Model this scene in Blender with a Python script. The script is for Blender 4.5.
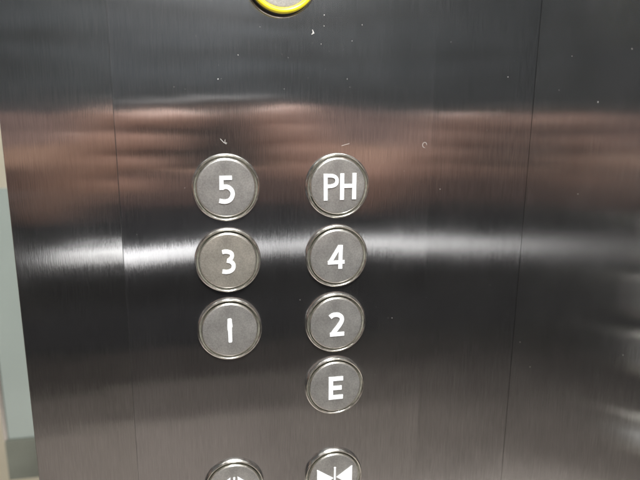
import bpy, bmesh, math, random
from mathutils import Vector, Matrix
random.seed(7)
D = bpy.data
for o in list(D.objects): D.objects.remove(o)
S = bpy.context.scene
COL = S.collection
MM = 0.001

# ---------------------------------------------------------------- camera
# origin: centre of the button marked 5, x right, y into the steel, z up (metres)
cam_d = D.cameras.new("camera"); cam = D.objects.new("camera", cam_d); COL.objects.link(cam)
cam_d.sensor_width = 36; cam_d.lens = 36*559.95/640
cam_d.clip_start = 0.005; cam_d.clip_end = 60
R = [[0.9814, -0.0076, -0.192], [-0.0331, 0.9775, -0.2082], [0.1892, 0.2107, 0.9591]]
w = lambda v: Vector((v[0], v[2], -v[1]))
rt, dn, fw = w(R[0]).normalized(), w(R[1]).normalized(), w(R[2]).normalized()
M = Matrix.Identity(4)
for i in range(3): M[i][0] = rt[i]; M[i][1] = -dn[i]; M[i][2] = -fw[i]
M.translation = Vector((-0.00823, -0.30326, 0.0360))
cam.matrix_world = M
cam_d.dof.use_dof = True; cam_d.dof.focus_distance = 0.315; cam_d.dof.aperture_fstop = 9.0
S.camera = cam
S.render.resolution_x = 1024; S.render.resolution_y = 768

# ---------------------------------------------------------------- world, lamps, exposure
wd = D.worlds.new("World"); S.world = wd; wd.use_nodes = True
wd.node_tree.nodes["Background"].inputs[0].default_value = (0.9, 0.95, 1, 1)
wd.node_tree.nodes["Background"].inputs[1].default_value = 0.03
S.view_settings.view_transform = 'Standard'; S.view_settings.look = 'None'
S.view_settings.exposure = 0; S.view_settings.gamma = 1
CEIL, FLOOR = 0.98, -1.36
BACK, LEFT, RIGHT = -1.50, -1.15, 0.17665
def lamp(name, loc, size, power, col, rot=(0, 0, 0), sy=None):
    l = D.lights.new(name, 'AREA'); l.energy = power; l.color = col; l.size = size
    if sy: l.shape = 'RECTANGLE'; l.size_y = sy
    else: l.shape = 'DISK'
    o = D.objects.new(name, l); o.location = loc; o.rotation_euler = rot; COL.objects.link(o); return o
lamp('ceiling_downlight', (-0.12, -0.20, CEIL-0.012), 0.16, 5.0, (1, 0.985, 0.955))
lamp('ceiling_downlight', (0.0, -0.85, CEIL-0.012), 0.16, 56, (1, 0.985, 0.955))
lamp('ceiling_downlight', (-0.72, -0.80, CEIL-0.012), 0.16, 1.0, (1, 0.985, 0.955))
lamp('lobby_ceiling_lamp', (-0.7, 1.0, 1.1), 0.7, 10.5, (1, 0.97, 0.9))

# ---------------------------------------------------------------- materials
def mat(name):
    m = D.materials.new(name); m.use_nodes = True
    n = m.node_tree.nodes; return m, n, m.node_tree.links, n["Principled BSDF"]
def simple(name, col, rough=0.5, metal=0.0, noise=0.0, scale=300, bump=0.0, coat=0.0, trans=0.0):
    m, n, l, b = mat(name)
    b.inputs["Base Color"].default_value = (*col, 1); b.inputs["Roughness"].default_value = rough
    b.inputs["Metallic"].default_value = metal; b.inputs["Coat Weight"].default_value = coat
    b.inputs["Transmission Weight"].default_value = trans
    if noise or bump:
        tc = n.new("ShaderNodeTexCoord"); t = n.new("ShaderNodeTexNoise"); t.inputs["Scale"].default_value = scale
        t.inputs["Detail"].default_value = 5; l.new(tc.outputs["Object"], t.inputs["Vector"])
        if noise:
            mr = n.new("ShaderNodeMapRange"); mr.inputs["From Min"].default_value = .3; mr.inputs["From Max"].default_value = .7
            mr.inputs["To Min"].default_value = 1-noise; mr.inputs["To Max"].default_value = 1+noise
            l.new(t.outputs["Fac"], mr.inputs["Value"])
            vm = n.new("ShaderNodeVectorMath"); vm.operation = 'SCALE'; vm.inputs[0].default_value = col
            l.new(mr.outputs["Result"], vm.inputs["Scale"]); l.new(vm.outputs["Vector"], b.inputs["Base Color"])
        if bump:
            bp = n.new("ShaderNodeBump"); bp.inputs["Distance"].default_value = bump
            l.new(t.outputs["Fac"], bp.inputs["Height"]); l.new(bp.outputs["Normal"], b.inputs["Normal"])
    return m

def brushed(name, col, rough=0.122, metal=0.991, aniso=1.0, wave=0.0005, seed=0.0, grain=0.09, dents=0.22):
    """vertical-grain stainless sheet: tangent runs across the grain"""
    m, n, l, b = mat(name)
    tc = n.new("ShaderNodeTexCoord")
    def noise(sc, detail=3, scale=1.0):
        mp = n.new("ShaderNodeMapping"); mp.inputs["Scale"].default_value = sc
        mp.inputs["Location"].default_value = (seed*3.1, seed*1.7, seed)
        l.new(tc.outputs["UV"], mp.inputs["Vector"])
        t = n.new("ShaderNodeTexNoise"); t.inputs["Scale"].default_value = scale; t.inputs["Detail"].default_value = detail
        l.new(mp.outputs["Vector"], t.inputs["Vector"]); return t.outputs["Fac"]
    def rng(src, a, c, lo=.3, hi=.7):
        mr = n.new("ShaderNodeMapRange"); mr.inputs["From Min"].default_value = lo; mr.inputs["From Max"].default_value = hi
        mr.inputs["To Min"].default_value = a; mr.inputs["To Max"].default_value = c; l.new(src, mr.inputs["Value"]); return mr.outputs["Result"]
    def mul(a, c, op='MULTIPLY'):
        q = n.new("ShaderNodeMath"); q.operation = op; l.new(a, q.inputs[0])
        if isinstance(c, float): q.inputs[1].default_value = c
        else: l.new(c, q.inputs[1])
        return q.outputs[0]
    fine = noise((2600, 90, 1), 2)
    mid = noise((900, 9, 1), 2)
    smudge = noise((28, 22, 1), 5)
    f = mul(mul(rng(fine, 1-grain, 1+grain), rng(mid, 1-grain*.35, 1+grain*.35)), rng(smudge, .93, 1.05))
    vm = n.new("ShaderNodeVectorMath"); vm.operation = 'SCALE'; vm.inputs[0].default_value = col
    l.new(f, vm.inputs["Scale"]); l.new(vm.outputs["Vector"], b.inputs["Base Color"])
    b.inputs["Metallic"].default_value = metal
    l.new(mul(rng(smudge, rough*.9, rough*1.15), rng(fine, .92, 1.08)), b.inputs["Roughness"])
    b.inputs["Anisotropic"].default_value = aniso
    tg = n.new("ShaderNodeTangent"); tg.direction_type = 'UV_MAP'; tg.uv_map = "UVMap"
    l.new(tg.outputs["Tangent"], b.inputs["Tangent"])
    big = noise((7, 9, 1), 1)
    dent = noise((13, 34, 1), 2)
    sx = n.new("ShaderNodeSeparateXYZ"); l.new(tc.outputs["UV"], sx.inputs[0])
    m1 = rng(sx.outputs[0], 1.0, 0.12, -.01, .07); m2 = rng(sx.outputs[1], 0.05, 1.0, -.02, .02)
    dent = mul(mul(dent, mul(m1, m2)), dents)
    big = mul(big, dent, 'ADD')
    streak = noise((2300, 130, 1), 2)
    b1 = n.new("ShaderNodeBump"); b1.inputs["Distance"].default_value = wave; b1.inputs["Strength"].default_value = 1
    l.new(big, b1.inputs["Height"])
    b2 = n.new("ShaderNodeBump"); b2.inputs["Distance"].default_value = 0.000015; b2.inputs["Strength"].default_value = 1
    l.new(streak, b2.inputs["Height"]); l.new(b1.outputs["Normal"], b2.inputs["Normal"])
    l.new(b2.outputs["Normal"], b.inputs["Normal"])
    return m

STEEL = brushed('brushed_steel', (0.59, 0.59, 0.60))
STEEL_C = brushed('brushed_steel_corner', (0.55, 0.55, 0.56), seed=2.2)
STEEL_L = brushed('brushed_steel_strip', (0.57, 0.57, 0.57), seed=4)
STEEL_R = brushed('brushed_steel_wall', (0.69, 0.69, 0.68), seed=9, wave=0.0004)
BRIGHT = simple('polished_steel_edge', (0.62, 0.62, 0.60), 0.25, 1.0)
BEZEL = simple('bezel_chrome', (0.75, 0.74, 0.695), 0.18, 1.0, noise=.25, scale=420, bump=.00004)
HALO = simple('clear_ring_plastic', (0.24, 0.235, 0.20), 0.15, 0.0, noise=.25, scale=700, coat=.6, trans=.35)
RIMM = simple('cap_rim_steel', (0.86, 0.85, 0.80), 0.22, 1.0)
GAP = simple('dark_gap', (0.02, 0.02, 0.018), 0.6)
WHITE = simple('white_numeral_plastic', (0.63, 0.65, 0.665), 0.4)
YELLOW = simple('yellow_ring_plastic', (0.83, 0.70, 0.02), 0.32)
def cap_mat(name, col):
    m, n, l, b = mat(name)
    tc = n.new("ShaderNodeTexCoord")
    t = n.new("ShaderNodeTexNoise"); t.inputs["Scale"].default_value = 1500; t.inputs["Detail"].default_value = 4
    t2 = n.new("ShaderNodeTexNoise"); t2.inputs["Scale"].default_value = 120; t2.inputs["Detail"].default_value = 4
    for q in (t, t2): l.new(tc.outputs["Object"], q.inputs["Vector"])
    a = n.new("ShaderNodeMath"); a.operation = 'MULTIPLY_ADD'; l.new(t.outputs["Fac"], a.inputs[0]); a.inputs[1].default_value = .6; a.inputs[2].default_value = .5
    c = n.new("ShaderNodeMath"); c.operation = 'MULTIPLY_ADD'; l.new(t2.outputs["Fac"], c.inputs[0]); c.inputs[1].default_value = .8; c.inputs[2].default_value = .6
    p = n.new("ShaderNodeMath"); p.operation = 'MULTIPLY'; l.new(a.outputs[0], p.inputs[0]); l.new(c.outputs[0], p.inputs[1])
    vm = n.new("ShaderNodeVectorMath"); vm.operation = 'SCALE'; vm.inputs[0].default_value = col
    l.new(p.outputs[0], vm.inputs["Scale"]); l.new(vm.outputs["Vector"], b.inputs["Base Color"])
    b.inputs["Metallic"].default_value = 0.8; b.inputs["Roughness"].default_value = 0.34
    bp = n.new("ShaderNodeBump"); bp.inputs["Distance"].default_value = .00003; l.new(t.outputs["Fac"], bp.inputs["Height"]); l.new(bp.outputs["Normal"], b.inputs["Normal"])
    return m
CAP = cap_mat('satin_cap_steel', (0.47, 0.465, 0.45))
CAP_Y = cap_mat('pale_cap_steel', (0.70, 0.69, 0.66))
CAP_W = cap_mat('worn_cap_steel', (0.53, 0.505, 0.45))
def wood(name, col, zs=22, lo=.6, hi=1.45):
    m, n, l, b = mat(name); tc = n.new("ShaderNodeTexCoord"); mp = n.new("ShaderNodeMapping"); mp.inputs["Scale"].default_value = (3.6, 3.6, zs)
    t = n.new("ShaderNodeTexNoise"); t.inputs["Scale"].default_value = 1; t.inputs["Detail"].default_value = 3
    l.new(tc.outputs["Object"], mp.inputs["Vector"]); l.new(mp.outputs["Vector"], t.inputs["Vector"])
    cr = n.new("ShaderNodeValToRGB"); cr.color_ramp.elements[0].position = .36; cr.color_ramp.elements[1].position = .64
    cr.color_ramp.elements[0].color = (*[c*lo for c in col], 1); cr.color_ramp.elements[1].color = (*[min(c*hi, .9) for c in col], 1)
    l.new(t.outputs["Fac"], cr.inputs["Fac"]); l.new(cr.outputs["Color"], b.inputs["Base Color"]); b.inputs["Roughness"].default_value = .4
    return m
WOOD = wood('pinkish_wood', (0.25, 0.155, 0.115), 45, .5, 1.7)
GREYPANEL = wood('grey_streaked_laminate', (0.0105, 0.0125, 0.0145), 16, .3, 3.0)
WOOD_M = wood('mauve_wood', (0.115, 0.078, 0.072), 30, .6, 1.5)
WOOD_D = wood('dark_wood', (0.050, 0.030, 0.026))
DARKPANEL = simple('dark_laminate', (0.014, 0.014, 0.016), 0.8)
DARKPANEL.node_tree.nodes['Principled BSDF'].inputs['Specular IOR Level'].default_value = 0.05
LOWPANEL = simple('full_glow_steel', (0.38, 0.362, 0.35), 0.5, 1.0)
LOW_A = simple('dim_glow_steel', (0.07, 0.066, 0.065), 0.5, 1.0)  # darker tones here paint the floor glow fading up the wall
LOW_B = simple('mid_glow_steel', (0.19, 0.18, 0.175), 0.5, 1.0)
RAIL = simple('white_glint_rail', (0.90, 0.91, 0.94), 0.55, 0.0)  # white finish paints the lamp highlight a metal rail would catch
FLOORM = simple('speckled_floor', (0.66, 0.60, 0.56), 0.5, noise=.25, scale=60)
CEILM = simple('ceiling_paint', (0.30, 0.30, 0.30), 0.7)
LOBW = simple('cream_paint', (0.72, 0.68, 0.55), 0.7, noise=.05, scale=8)
LOBF = simple('lobby_floor_stone', (0.42, 0.33, 0.24), 0.5, noise=.2, scale=30)
GLASSM = simple('green_glass_panel', (0.31, 0.355, 0.33), 0.15, noise=.06, scale=5)
RAILG = simple('dull_green_metal', (0.14, 0.15, 0.125), 0.5, noise=.3, scale=9)

# ---------------------------------------------------------------- helpers
def link(name, bm, m, parent=None, smooth=False):
    me = D.meshes.new(name); bmesh.ops.recalc_face_normals(bm, faces=bm.faces); bm.to_mesh(me); bm.free()
    me.materials.append(m)
    if smooth:
        for p in me.polygons: p.use_smooth = True
    o = D.objects.new(name, me); COL.objects.link(o)
    if parent: o.parent = parent
    return o
def tag(o, label=None, cat=None, group=None, kind=None):
    for k, v in (('label', label), ('category', cat), ('group', group), ('kind', kind)):
        if v: o[k] = v
    return o
def empty(name, loc, label, cat, group=None):
    o = D.objects.new(name, None); o.location = loc; o.empty_display_size = .01; COL.objects.link(o)
    return tag(o, label, cat, group)
def box(bm, a, b, bevel=0.0, seg=2):
    r = bmesh.ops.create_cube(bm, size=1); vs = r['verts']
    for v in vs:
        v.co = Vector([(a[i]+b[i])/2 + v.co[i]*(b[i]-a[i]) for i in range(3)])
    if bevel:
        es = list({e for v in vs for e in v.link_edges})
        bmesh.ops.bevel(bm, geom=es, offset=bevel, segments=seg, affect='EDGES', profile=.5)
def sheet(name, a, b, m, parent=None, bevel=.0006, axis='x'):
    """a bevelled steel sheet with a UV map in metres: u across the grain, v along it"""
    bm = bmesh.new(); box(bm, a, b, bevel)
    uv = bm.loops.layers.uv.new("UVMap")
    for f in bm.faces:
        for lp in f.loops:
            c = lp.vert.co; lp[uv].uv = ((c.x + c.y*.7) if axis == 'x' else (c.y + c.x*.7), c.z)
    return link(name, bm, m, parent)
def lathe(prof, seg=96):
    """profile (radius mm, height mm above the panel) turned about -y"""
    bm = bmesh.new(); rings = []
    for r, h in prof:
        if r <= 1e-6: rings.append([bm.verts.new((0, -h*MM, 0))])
        else: rings.append([bm.verts.new((r*MM*math.cos(2*math.pi*k/seg), -h*MM, r*MM*math.sin(2*math.pi*k/seg))) for k in range(seg)])
    for A, B in zip(rings, rings[1:]):
        for k in range(seg):
            a = [A[k % len(A)], A[(k+1) % len(A)]] if len(A) > 1 else [A[0]]
            b = [B[(k+1) % len(B)], B[k % len(B)]] if len(B) > 1 else [B[0]]
            bm.faces.new(a + b)
    return bm
def smoothpath(p, n=8):
    out = []
    for i in range(len(p)-1):
        p0 = p[max(i-1, 0)]; p1 = p[i]; p2 = p[i+1]; p3 = p[min(i+2, len(p)-1)]
        for k in range(n):
            t = k/n
            out.append(tuple(.5*((2*p1[j]) + (-p0[j]+p2[j])*t + (2*p0[j]-5*p1[j]+4*p2[j]-p3[j])*t*t + (-p0[j]+3*p1[j]-3*p2[j]+p3[j])*t**3) for j in (0, 1)))
    out.append(tuple(p[-1])); return out
LV = lambda h0, h1, q: [(0, h0), (0, h1-.12), (q*.4, h1-.03), (q, h1)]
def slab(bm, pts, h0, h1, q=.10):
    """closed convex outline (mm) raised from h0 to h1 with softened edges"""
    n = len(pts); c = Vector((sum(p[0] for p in pts)/n, sum(p[1] for p in pts)/n))
    rings = []
    for d, h in LV(h0, h1, q):
        rings.append([bm.verts.new(((p[0]+(c.x-p[0])*d/4)*MM, -h*MM, (p[1]+(c.y-p[1])*d/4)*MM)) for p in pts])
    for A, B in zip(rings, rings[1:]):
        for i in range(n): bm.faces.new((A[i], A[(i+1) % n], B[(i+1) % n], B[i]))
    f = bm.faces.new(rings[-1]); bmesh.ops.triangulate(bm, faces=[f])
def stroke(bm, path, wd, h0, h1, q=.10):
    """a ribbon along path, built as a row of cross sections, ends closed"""
    rows = []
    m = len(path)
    for i, p in enumerate(path):
        a = Vector(path[max(i-1, 0)]); b = Vector(path[min(i+1, m-1)]); d = (b-a).normalized(); nn = Vector((-d.y, d.x))
        row = []
        for sgn in (1, -1):
            lv = LV(h0, h1, q)
            if sgn == -1: lv = lv[::-1]
            for e, h in lv:
                end = d*e if i == 0 else (-d*e if i == m-1 else Vector((0, 0)))
                c = Vector(p) + nn*sgn*(wd/2-e) + end
                row.append(bm.verts.new((c.x*MM, -h*MM, c.y*MM)))
        rows.append(row)
    k = len(rows[0])
    for A, B in zip(rows, rows[1:]):
        for j in range(k-1): bm.faces.new((A[j], A[j+1], B[j+1], B[j]))
    for rw in (rows[0], rows[-1]):
        for j in range(k//2-1): bm.faces.new((rw[j], rw[j+1], rw[k-2-j], rw[k-1-j]))
def glyph(parent, name, spec, h0, centre, rad, label=None):
    """spec: ('s', width, smooth, pts) strokes or ('p', pts) outlines, in the units of a close look at the button"""
    bm = bmesh.new(); k = 17.3/rad
    for i, s in enumerate(spec):
        cv = lambda p: ((p[0]-centre[0])*k, -(p[1]-centre[1])*k)
        if s[0] == 's':
            pts = [cv(p) for p in s[3]]
            if s[2]: pts = smoothpath(pts)
            stroke(bm, pts, s[1]*k*.94, h0-.3, h0+.62+.012*i)
        else: slab(bm, [cv(p) for p in s[1]], h0-.3, h0+.62+.012*i)
    o = link(name, bm, WHITE, parent)
    if label: o['label'] = label
    return o

# ---------------------------------------------------------------- the car's front panel and side wall
TOP, BOT = 0.60, -0.75
fp = empty('front_panel', (0.03, 0, BOT), 'brushed stainless steel lift panel that carries the round floor buttons', 'panel')
def rel(p, o): return tuple(p[i]-o.location[i] for i in range(3))
def psheet(name, a, b, m, parent, **k): return sheet(name, rel(a, parent), rel(b, parent), m, parent, **k)
def warp(x, z):
    """oil-canning of the thin sheet round the two button columns (metres)"""
    g = math.exp(-((x-.035)/.075)**2); return -.0065*.055*math.tanh((z+.032)/.055)*g - .0003*math.exp(-((x-.03)/.05)**2-((z-.07)/.03)**2)
def plate(name, x0, x1, m, y0=0.0):
    bm = bmesh.new(); uv = bm.loops.layers.uv.new("UVMap")
    nx = max(4, int((x1-x0)/.004)); zs = [BOT+.0 + i*(.5/6) for i in range(6)] + [-.25+i*.005 for i in range(91)] + [.2+(i+1)*.1 for i in range(4)]
    g = [[bm.verts.new(rel((x0+(x1-x0)*i/nx, y0+warp(x0+(x1-x0)*i/nx, z), z), fp)) for i in range(nx+1)] for z in zs]
    for A, B in zip(g, g[1:]):
        for i in range(nx): bm.faces.new((A[i], A[i+1], B[i+1], B[i]))
    rim = [g[0], [rw[-1] for rw in g], g[-1][::-1], [rw[0] for rw in g][::-1]]
    for e in rim:
        e = [bm.verts.new(v.co) for v in e]; back = [bm.verts.new(v.co + Vector((0, .0015, 0))) for v in e]
        for i in range(len(e)-1): bm.faces.new((e[i+1], e[i], back[i], back[i+1]))
    for f in bm.faces:
        for lp in f.loops: lp[uv].uv = (lp.vert.co.x+fp.location.x, lp.vert.co.z+fp.location.z)
    o = link(name, bm, m, fp)
    for p in o.data.polygons: p.use_smooth = abs(p.normal.y) > .7
    return o
main = plate('face_plate', -0.05468, 0.11539, STEEL)
cor = plate('corner_strip', 0.11540, 0.17652, STEEL_C, 0.00004)
js = psheet('jamb_strip', (-0.1071, -0.00015, BOT), (-0.054685, 0.0014, TOP), STEEL_L, fp, bevel=.00005)
js.matrix_local = Matrix.Translation((0, 0, .45)) @ Matrix.Rotation(math.radians(.22), 4, 'X') @ Matrix.Translation((0, 0, -.45))
bm = bmesh.new(); box(bm, rel((-0.1055, 0.0018, BOT), fp), rel((-0.1040, 0.045, TOP), fp)); link('jamb_return', bm, BRIGHT, fp)
bm = bmesh.new(); box(bm, rel((-0.10795, 0.0004, BOT), fp), rel((-0.10712, 0.0030, TOP), fp), .0003); link('edge_trim', bm, BRIGHT, fp)
bm = bmesh.new(); box(bm, rel((-0.103, 0.004, BOT), fp), rel((0.176, 0.006, TOP), fp)); link('backing', bm, GAP, fp)

sw = sheet('side_wall', (RIGHT, BACK+.003, FLOOR), (RIGHT+.0016, 0.02, CEIL-.003), STEEL_R, None, bevel=.0002, axis='y')
tag(sw, 'darker brushed steel side wall meeting the button panel at a thin dark corner seam', 'wall')

# ---------------------------------------------------------------- the rest of the car, seen only mirrored in the steel
def slabbox(name, a, b, m, label=None, cat=None, kind=None, bevel=0):
    bm = bmesh.new(); box(bm, a, b, bevel); return tag(link(name, bm, m), label, cat, None, kind)
slabbox('floor', (LEFT, BACK, FLOOR-.02), (RIGHT+.02, 0.05, FLOOR), FLOORM, kind='structure')
slabbox('ceiling', (LEFT, BACK, CEIL), (RIGHT+.02, 0.05, CEIL+.02), CEILM, kind='structure')
bw = empty('back_wall', (-.5, BACK, FLOOR), 'car back wall with a reddish wood band, mirrored as blurred stripes in the panel', 'wall')
def strip(name, z0, z1, m, y=0.0):
    bm = bmesh.new(); box(bm, rel((LEFT, BACK-.03, z0), bw), rel((RIGHT-.002, BACK+y, z1), bw)); return link(name, bm, m, bw)
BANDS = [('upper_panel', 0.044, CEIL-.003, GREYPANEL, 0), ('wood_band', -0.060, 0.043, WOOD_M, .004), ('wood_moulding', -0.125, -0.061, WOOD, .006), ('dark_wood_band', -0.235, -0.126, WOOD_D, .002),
         ('middle_panel', -0.72, -0.236, DARKPANEL, 0), ('lower_glow_panel', -.835, -0.721, LOW_A, .003), ('lower_glow_panel', -.975, -0.836, LOW_B, .004), ('lower_glow_panel', FLOOR+.001, -0.976, LOWPANEL, .005)]  # lowest three strips step lighter downward, floor glow put into their colour
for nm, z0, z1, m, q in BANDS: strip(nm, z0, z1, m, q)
hr = empty('handrail', (-.5, BACK, -.38), 'smooth pale handrail, mirrored as the bright stripe behind the buttons', 'handrail')
bm = bmesh.new()
prof = [(math.cos(t)*.012, math.sin(t)*.019) for t in [i*math.pi/12 for i in range(24)]]
for z0, sc in ((-.385, 1.0),):
    A = [bm.verts.new(rel((LEFT+.05, BACK+.06+p[0], z0+p[1]-p[0]*1.2), hr)) for p in prof]
    B = [bm.verts.new(rel((RIGHT-.04, BACK+.06+p[0], z0+p[1]-p[0]*1.2), hr)) for p in prof]
    for i in range(24): bm.faces.new((A[i], A[(i+1) % 24], B[(i+1) % 24], B[i]))
    bm.faces.new(A); bm.faces.new(B)
link('rail', bm, RAIL, hr, True)
for x in (LEFT+.2, -.45, 0.0):
    bm = bmesh.new(); box(bm, rel((x, BACK+.001, -.39), hr), rel((x+.03, BACK+.051, -.36), hr)); link('bracket', bm, RAIL, hr)
fw_ = empty('far_wall', (LEFT, -.7, FLOOR), 'far side wall of the car with the same wood band, facing the steel side wall', 'wall')
for nm, z0, z1, m, q in BANDS:
    bm = bmesh.new(); box(bm, rel((LEFT-.03, BACK+.005, z0), fw_), rel((LEFT+q, 0.05, z1), fw_)); link(nm, bm, m, fw_)

# ---------------------------------------------------------------- the landing past the panel's left edge
slabbox('lobby_floor', (-3, 0.06, FLOOR-.02), (1.2, 3.0, FLOOR-.001), LOBF, kind='structure')
slabbox('lobby_wall', (-3, 1.50, FLOOR), (1.2, 1.55, 1.4), LOBW, 'cream lobby wall seen blurred past the left edge of the panel', 'wall')

gd = empty('glass_door', (-.3, .55, FLOOR), 'pale green glass door blurred beyond the left edge of the panel', 'door')
bm = bmesh.new(); box(bm, rel((-.325, .55, -.448), gd), rel((.3, .556, -.062), gd)); link('glass_pane', bm, GLASSM, gd)
bm = bmesh.new(); box(bm, rel((-.331, .547, -.448), gd), rel((-.3255, .559, -.062), gd)); link('edge_seal', bm, BRIGHT, gd)
bm = bmesh.new(); box(bm, rel((-.329, .545, -.515), gd), rel((.3, .562, -.449), gd)); link('bottom_rail', bm, RAILG, gd)
bb = slabbox('skirting_board', (-3, 1.47, -.80), (1.2, 1.4995, -.66), LOBF, 'brown skirting band along the cream lobby wall, low at the left edge', 'skirting')

# ---------------------------------------------------------------- buttons
BZ_bm = lathe([(16.75, .2), (16.75, 1.55), (16.95, 1.95), (17.35, 2.15), (17.75, 1.95), (18.0, 1.45), (18.05, -.6)])
proto_bezel = link('bezel', BZ_bm, BEZEL, smooth=True)
proto_halo = link('light_ring', lathe([(15.95, .1), (16.15, .3), (16.35, .75), (16.72, 1.3), (16.74, .2)]), HALO, smooth=True)
proto_gap = link('gap_ring', lathe([(15.4, .05), (16.1, .06)]), GAP)
proto_cap = link('cap', lathe([(15.2, .0), (15.2, 2.32), (14.6, 2.38), (9, 2.45), (0, 2.47)]), CAP, smooth=True)
proto_rim = link('rim', lathe([(15.75, .0), (15.75, 1.7), (15.7, 1.95), (15.5, 2.2), (15.2, 2.36), (15.15, 2.2)]), RIMM, smooth=True)
protos = [proto_bezel, proto_halo, proto_gap, proto_cap]
W, P = 0.0611, 0.04004
G = {
 '5': ([('s', 27, 0, [(234, 220), (310, 219)]), ('s', 27, 0, [(246, 208), (244, 293)]),
        ('s', 28, 1, [(250, 279), (268, 274), (290, 280), (309, 303), (309, 332), (292, 357), (262, 366), (229, 360)])], (272, 281), 200),
 'PH': ([('s', 26, 0, [(200, 197), (202, 359)]), ('s', 23, 1, [(200, 209), (238, 209), (262, 218), (271, 238), (264, 260), (240, 271), (202, 273)]),
         ('s', 27, 0, [(303, 196), (303, 356)]), ('s', 27, 0, [(379, 194), (379, 354)]), ('s', 25, 0, [(303, 272), (379, 271)])], (280, 272), 190),
 '3': ([('s', 27, 1, [(248, 243), (275, 240), (302, 250), (309, 268), (300, 288), (284, 300)]),
        ('s', 27, 1, [(276, 299), (300, 306), (316, 326), (313, 353), (294, 369), (270, 373), (246, 369)])], (283, 302), 200),
 '4': ([('s', 27, 0, [(297, 202), (295, 352)]), ('s', 24, 0, [(216, 311), (322, 309)]), ('s', 24, 0, [(292, 206), (228, 312)])], (276, 274), 188),
 '1': ([('p', [(283.2, 193), (287.5, 188), (304.7, 188), (309.9, 195), (309.9, 226), (314.2, 236), (309.0, 246), (309.0, 335), (304.7, 342), (289.3, 342), (285.8, 336), (287.5, 300), (285.8, 270), (281.5, 258), (281.5, 228), (283.2, 210)])], (297, 262), 188),
 '2': ([('s', 28, 1, [(229, 180), (248, 168), (276, 167), (298, 182), (300, 207), (284, 236), (262, 264), (243, 290)]), ('s', 25, 0, [(229, 290), (317, 289)])], (268, 221), 178),
 'E': ([('s', 29, 0, [(237, 148), (237, 291)]), ('s', 26, 0, [(236, 161), (311, 161)]), ('s', 26, 0, [(236, 219), (303, 219)]), ('s', 26, 0, [(236, 278), (311, 278)])], (265, 212), 172),
 'C': ([('p', [(-55, -32), (-55, 38), (-3, 3)]), ('p', [(58, -34), (58, 36), (8, 1)]), ('p', [(-1, -34), (5, -34), (5, 38), (-1, 38)])], (0, 0), 88),
 'O': ([('p', [(-11, -38), (-11, 36), (-60, -1)]), ('p', [(10, -39), (10, 35), (58, -2)]), ('p', [(-3, -37), (3, -37), (3, 36), (-3, 36)])], (0, 0), 86),
}
BUT = [
 ('5', 0, 0, 'round steel button with a raised white 5, topmost of the left column', 'numeral', (0.6, -0.8), CAP),
 ('PH', W, 0, 'round steel button with raised white letters PH, topmost of the right column', 'letters', (-.3, .4), CAP),
 ('3', 0, -P, 'round steel button with a raised white 3, its cap yellowed with wear', 'numeral', (1.2, -1.0), CAP_W),
 ('4', W, -P, 'round steel button with a raised white 4, right of the 3', 'numeral', (-.2, .3), CAP),
 ('1', 0, -2*P, 'round steel button whose white 1 is worn to a ragged bar', 'numeral', (.4, -.5), CAP),
 ('2', W, -2*P, 'round steel button with a raised white 2, between the 4 and the E', 'numeral', (-.5, .5), CAP),
 ('E', W, -3*P, 'round steel button with a raised white letter E, below the 2', 'letters', (-.8, .6), CAP),
 ('O', 0, -.18067, 'round door open button with outward triangles, cut off by the bottom edge', 'symbol', (.5, -.5), CAP),
 ('C', W, -.18067, 'round door close button with triangles facing a bar, below the E', 'symbol', (0, .3), CAP),
]
for key, x, z, lab, gn, tilt, cm in BUT:
    b = empty('lift_button', (x, -.0001, z), lab, 'button', 'round lift buttons in two columns')
    kids = []
    for p in protos:
        c = p.copy(); COL.objects.link(c); c.parent = b; kids.append(c)
    cap = kids[-1]
    if cm is not CAP:
        cap.data = cap.data.copy(); cap.data.materials[0] = cm
    cap.rotation_euler = (math.radians(tilt[0]), 0, math.radians(tilt[1]))
    rm = proto_rim.copy(); COL.objects.link(rm); rm.parent = cap
    spec, cen, rad = G[key]
    glyph(cap, gn, spec, 2.42, cen, rad)
    a = random.uniform(0, 6.28); kids[0].rotation_euler = (0, a, 0); kids[1].rotation_euler = (0, a*1.3, 0)
for p in protos + [proto_rim]: D.objects.remove(p)

yb = empty('alarm_button', (0.0302, -.0001, 0.1056), 'bright yellow ringed round button cut off by the top edge', 'button')
link('base_ring', lathe([(19.1, 0), (19.1, .9), (18.9, 1.2), (18.55, 1.2), (18.5, 0)]), BEZEL, yb, True)
link('gap_ring', lathe([(18.5, .3), (17.7, .5), (17.7, 6.6)]), GAP, yb, True)  # dark collar, deepened so its reflection stands in for the shadow underneath
link('yellow_ring', lathe([(15.6, 3.0), (15.6, 8.0), (15.9, 8.5), (16.6, 8.8), (17.4, 8.6), (17.9, 8.0), (18.0, 7.3), (17.95, 6.3), (17.3, 6.1)]), YELLOW, yb, True)
link('cap', lathe([(15.5, .1), (15.5, 7.2), (15.2, 7.5), (14.6, 7.6), (0, 7.7)]), CAP_Y, yb, True)

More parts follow.
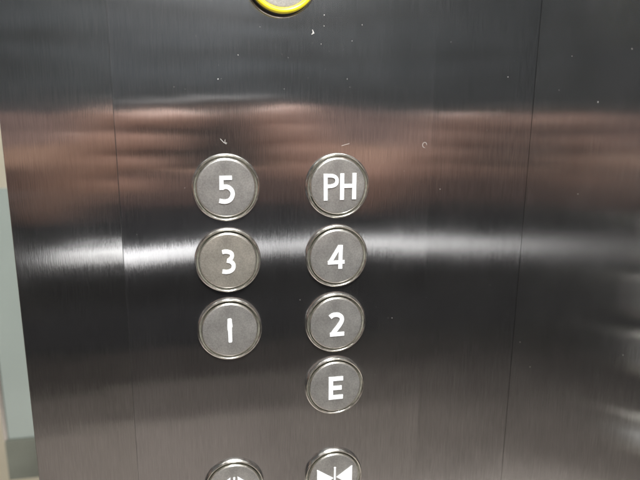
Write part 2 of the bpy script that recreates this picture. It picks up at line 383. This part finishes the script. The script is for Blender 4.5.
# ---------------------------------------------------------------- dust and scratches on the steel
DUSTM = simple('pale_dust', (0.48, 0.47, 0.45), 0.8)
SP = [(0, 52.8, 89.0, 0.9), (0, 47.0, 80.0, 1.5), (0, 52.8, 83.6, 0.8), (0, -2.5, 55.8, 0.8), (0, 31.6, 51.5, 0.7), (0, 8.0, 67.9, 0.9), (0, 44.4, 57.3, 0.6), (0, 65.7, 57.2, 0.7), (0, 73.3, 84.9, 0.6), (0, 68.0, 76.7, 0.6), (0, 51.3, 74.6, 0.6), (0, -24.6, 51.5, 0.6), (0, 19.4, 81.9, 0.6), (0, -12.8, 76.5, 0.6), (0, 123.9, 78.0, 0.6), (1, -56.1, 45.2, 1.2), (1, -74.9, 67.4, 1.1), (1, -23.7, 52.3, 0.7), (0, 159.5, 60.3, 0.6), (1, -32.1, 68.8, 0.7), (0, 122.1, -2.9, 0.6), (0, 148.9, 30.7, 0.6), (1, -48.4, -0.4, 0.8), (1, -4.7, -6.1, 0.6), (0, 99.8, 7.7, 0.5), (0, 159.9, -45.5, 0.7), (1, -7.9, -97.7, 0.8), (1, -20.8, -108.5, 0.9), (1, -92.7, -69.6, 0.8), (0, 149.1, -144.7, 0.6), (0, 133.9, -97.2, 0.6), (0, -89.8, 78.8, 0.9), (0, -73.2, 58.2, 1.3), (0, -93.3, 37.0, 0.5), (0, -70.2, 0.7, 0.8), (0, -91.1, -10.2, 0.7), (0, -73.7, -14.2, 0.6), (0, -103.8, -59.6, 0.7), (0, -86.5, -93.5, 0.6), (0, -62.4, -128.7, 0.9), (0, -21.4, -0.0, 0.6), (0, 95.9, -79.9, 0.8), (0, 93.4, -79.7, 0.5), (0, 40.2, -65.5, 0.5), (0, 86.4, -115.8, 0.5)]
rnd = random.Random(5)
for _ in range(55): SP.append((0, rnd.uniform(-105, 172), rnd.uniform(-150, 95), rnd.choice((.22, .28, .34, .42))))
for _ in range(16): SP.append((1, rnd.uniform(-110, -3), rnd.uniform(-170, 95), rnd.choice((.2, .26, .34))))
for _ in range(9): SP.append((0, rnd.gauss(45, 18), rnd.gauss(72, 12), rnd.choice((.3, .4, .5))))
bm = bmesh.new(); bm2 = bmesh.new()
def fleck(bm, side, u, z, s):
    n = rnd.randint(5, 8); st = rnd.uniform(.35, 1); a0 = rnd.uniform(0, 6.28); ring = []; h = .00006
    for k in range(n):
        a = 2*math.pi*k/n; rr = s*.5*rnd.uniform(.45, 1.05); dx, dz = rr*math.cos(a), rr*st*math.sin(a)
        dx, dz = dx*math.cos(a0)-dz*math.sin(a0), dx*math.sin(a0)+dz*math.cos(a0)
        ring.append(((u+dx)*MM, (z+dz)*MM))
    P3 = (lambda p, d: (p[0], warp(*p)-d, p[1])) if side == 0 else (lambda p, d: (RIGHT-d, p[0], p[1]))
    lo = [bm.verts.new(P3(p, 0.00001)) for p in ring]
    top = bm.verts.new(P3((u*MM, z*MM), h))
    for k in range(n): bm.faces.new((lo[k], lo[(k+1) % n], top))
def blocked(u, z):
    return any(math.hypot(u-x*1000, z-zz*1000) < 18.6 for _, x, zz, *r_ in BUT)
for sd, u, z, q in SP:
    if sd == 0 and (blocked(u, z) or u < -52): continue
    fleck(bm if sd == 0 else bm2, sd, u, z, q*.9)
def scratch(bm, pts, wd):
    for (x0, z0), (x1, z1) in zip(pts, pts[1:]):
        d = Vector((x1-x0, z1-z0)).normalized(); nn = Vector((-d.y, d.x))*wd/2
        c = [(x0+nn.x, z0+nn.y), (x0-nn.x, z0-nn.y), (x1-nn.x, z1-nn.y), (x1+nn.x, z1+nn.y)]
        lo = [bm.verts.new((p[0]*MM, warp(p[0]*MM, p[1]*MM)-.00001, p[1]*MM)) for p in c]; hi = [bm.verts.new((p[0]*MM, warp(p[0]*MM, p[1]*MM)-.00004, p[1]*MM)) for p in c]
        bm.faces.new(hi)
        for k in range(4): bm.faces.new((lo[k], lo[(k+1) % 4], hi[(k+1) % 4], hi[k]))
scratch(bm, [(-2.2, 25.6), (-.6, 23.8), (.9, 22.9)], .2); scratch(bm, [(.3, 25.2), (.0, 23.9), (1.2, 23.4)], .14)
scratch(bm, [(63.2, 21.9), (65.6, 22.6), (67.6, 23.1)], .13)
scratch(bm, [(111.4+1.3*math.cos(a*.7), 22.3+1.5*math.sin(a*.7)) for a in range(8)], .16)
scratch(bm, [(46.6, 81.5), (47.3, 80.0), (46.2, 79.2)], .35)
tag(link('dust_specks', bm, DUSTM), 'pale dust flecks and small scratches scattered over the button panel', 'dust', None, 'stuff')
tag(link('dust_specks', bm2, DUSTM), 'sparse pale dust flecks on the darker side wall', 'dust', None, 'stuff')

# ---------------------------------------------------------------- the hands and phone the photographer holds, mirrored in the steel
SKIN = simple('skin', (0.52, 0.30, 0.23), 0.45, noise=.08, scale=60)
CLOTH = simple('dark_added_cloth', (0.02, 0.02, 0.024), 0.9)
CASE = simple('phone_case', (0.025, 0.022, 0.022), 0.45)
ph = empty('phone', (-.02, -.325, .018), 'dark phone held level in two hands, mirrored as a dim patch above the 5', 'phone')
bm = bmesh.new(); box(bm, (-.078, -.004, -.036), (.078, .004, .036), .0035, 3); link('case', bm, CASE, ph)
bm = bmesh.new(); box(bm, (-.074, -.0052, -.033), (.074, -.0042, .033)); link('screen', bm, GAP, ph)
def hand(label, wrist, palm, fingers):
    me = D.meshes.new('person'); bm = bmesh.new(); sk = bm.verts.layers.skin.verify()
    def v(p, r_):
        q = bm.verts.new(p); q[sk].radius = (r_, r_); return q
    w0 = v(wrist[0], .027); w0[sk].use_root = True; w1 = v(wrist[1], .025); p0 = v(palm, .027)
    bm.edges.new((w0, w1)); bm.edges.new((w1, p0))
    for f in fingers:
        prev = p0
        for i, p in enumerate(f):
            q = v(p, (.012, .0098, .0088, .0072)[i]); bm.edges.new((prev, q)); prev = q
    bm.to_mesh(me); bm.free(); me.materials.append(SKIN)
    o = D.objects.new('person', me); COL.objects.link(o)
    o.modifiers.new('skin', 'SKIN'); m = o.modifiers.new('smooth', 'SUBSURF'); m.levels = m.render_levels = 2
    for p in me.polygons: p.use_smooth = True
    o.modifiers['skin'].use_smooth_shade = True
    # added dark cloth tube round the forearm, hides its brown reflection
    a, b = Vector(wrist[0]), Vector(wrist[1]); ax = (b-a).normalized(); u = ax.orthogonal().normalized(); q = ax.cross(u); L = (b-a).length
    bm = bmesh.new(); rows = []
    for t, rr in ((-.2, .0), (-.2, .046), (.3, .043), (.75, .040), (1.0, .037), (1.04, .034), (1.02, .029)):
        rows.append([bm.verts.new(a+ax*L*t+(u*math.cos(k*math.pi/12)+q*math.sin(k*math.pi/12))*max(rr, .0005)*(1+.03*math.sin(k*5+t*30))) for k in range(24)])
    for A, B in zip(rows, rows[1:]):
        for k in range(24): bm.faces.new((A[k], A[(k+1) % 24], B[(k+1) % 24], B[k]))
    link('added_sleeve', bm, CLOTH, o, True)
    return tag(o, label, 'person')
hand('bare left hand gripping the phone, mirrored as pinkish streaks above the 5', [(-0.266, -0.432, -0.178), (-0.201, -0.397, -0.078)], (-0.151, -0.357, -0.016), [
  [(-0.116, -0.337, 0.030), (-0.078, -0.318, 0.037), (-0.048, -0.309, 0.034), (-0.016, -0.309, 0.029)],
  [(-0.116, -0.327, 0.004), (-0.084, -0.312, 0.013), (-0.060, -0.308, 0.012), (-0.038, -0.309, 0.008)],
  [(-0.118, -0.327, -0.018), (-0.090, -0.312, -0.011), (-0.068, -0.309, -0.011), (-0.050, -0.311, -0.013)],
  [(-0.121, -0.330, -0.040), (-0.098, -0.316, -0.036), (-0.082, -0.312, -0.035), (-0.068, -0.313, -0.034)],
  [(-0.131, -0.362, -0.006), (-0.106, -0.357, 0.004), (-0.084, -0.348, 0.004), (-0.064, -0.340, 0.000)]])
hand('bare right hand gripping the phone, mirrored as an orange streak right of the 5', [(0.272, -0.420, -0.166), (0.187, -0.390, -0.072)], (0.127, -0.350, -0.012), [
  [(0.090, -0.322, 0.034), (0.070, -0.304, 0.036), (0.054, -0.298, 0.032), (0.038, -0.298, 0.024)],
  [(0.096, -0.318, 0.016), (0.076, -0.304, 0.017), (0.062, -0.299, 0.015), (0.046, -0.299, 0.010)],
  [(0.102, -0.318, -0.004), (0.084, -0.306, -0.002), (0.070, -0.301, -0.003), (0.058, -0.301, -0.005)],
  [(0.110, -0.324, -0.022), (0.094, -0.312, -0.021), (0.082, -0.307, -0.021), (0.072, -0.306, -0.021)],
  [(0.092, -0.352, 0.004), (0.074, -0.345, 0.014), (0.060, -0.334, 0.018), (0.048, -0.328, 0.018)]])
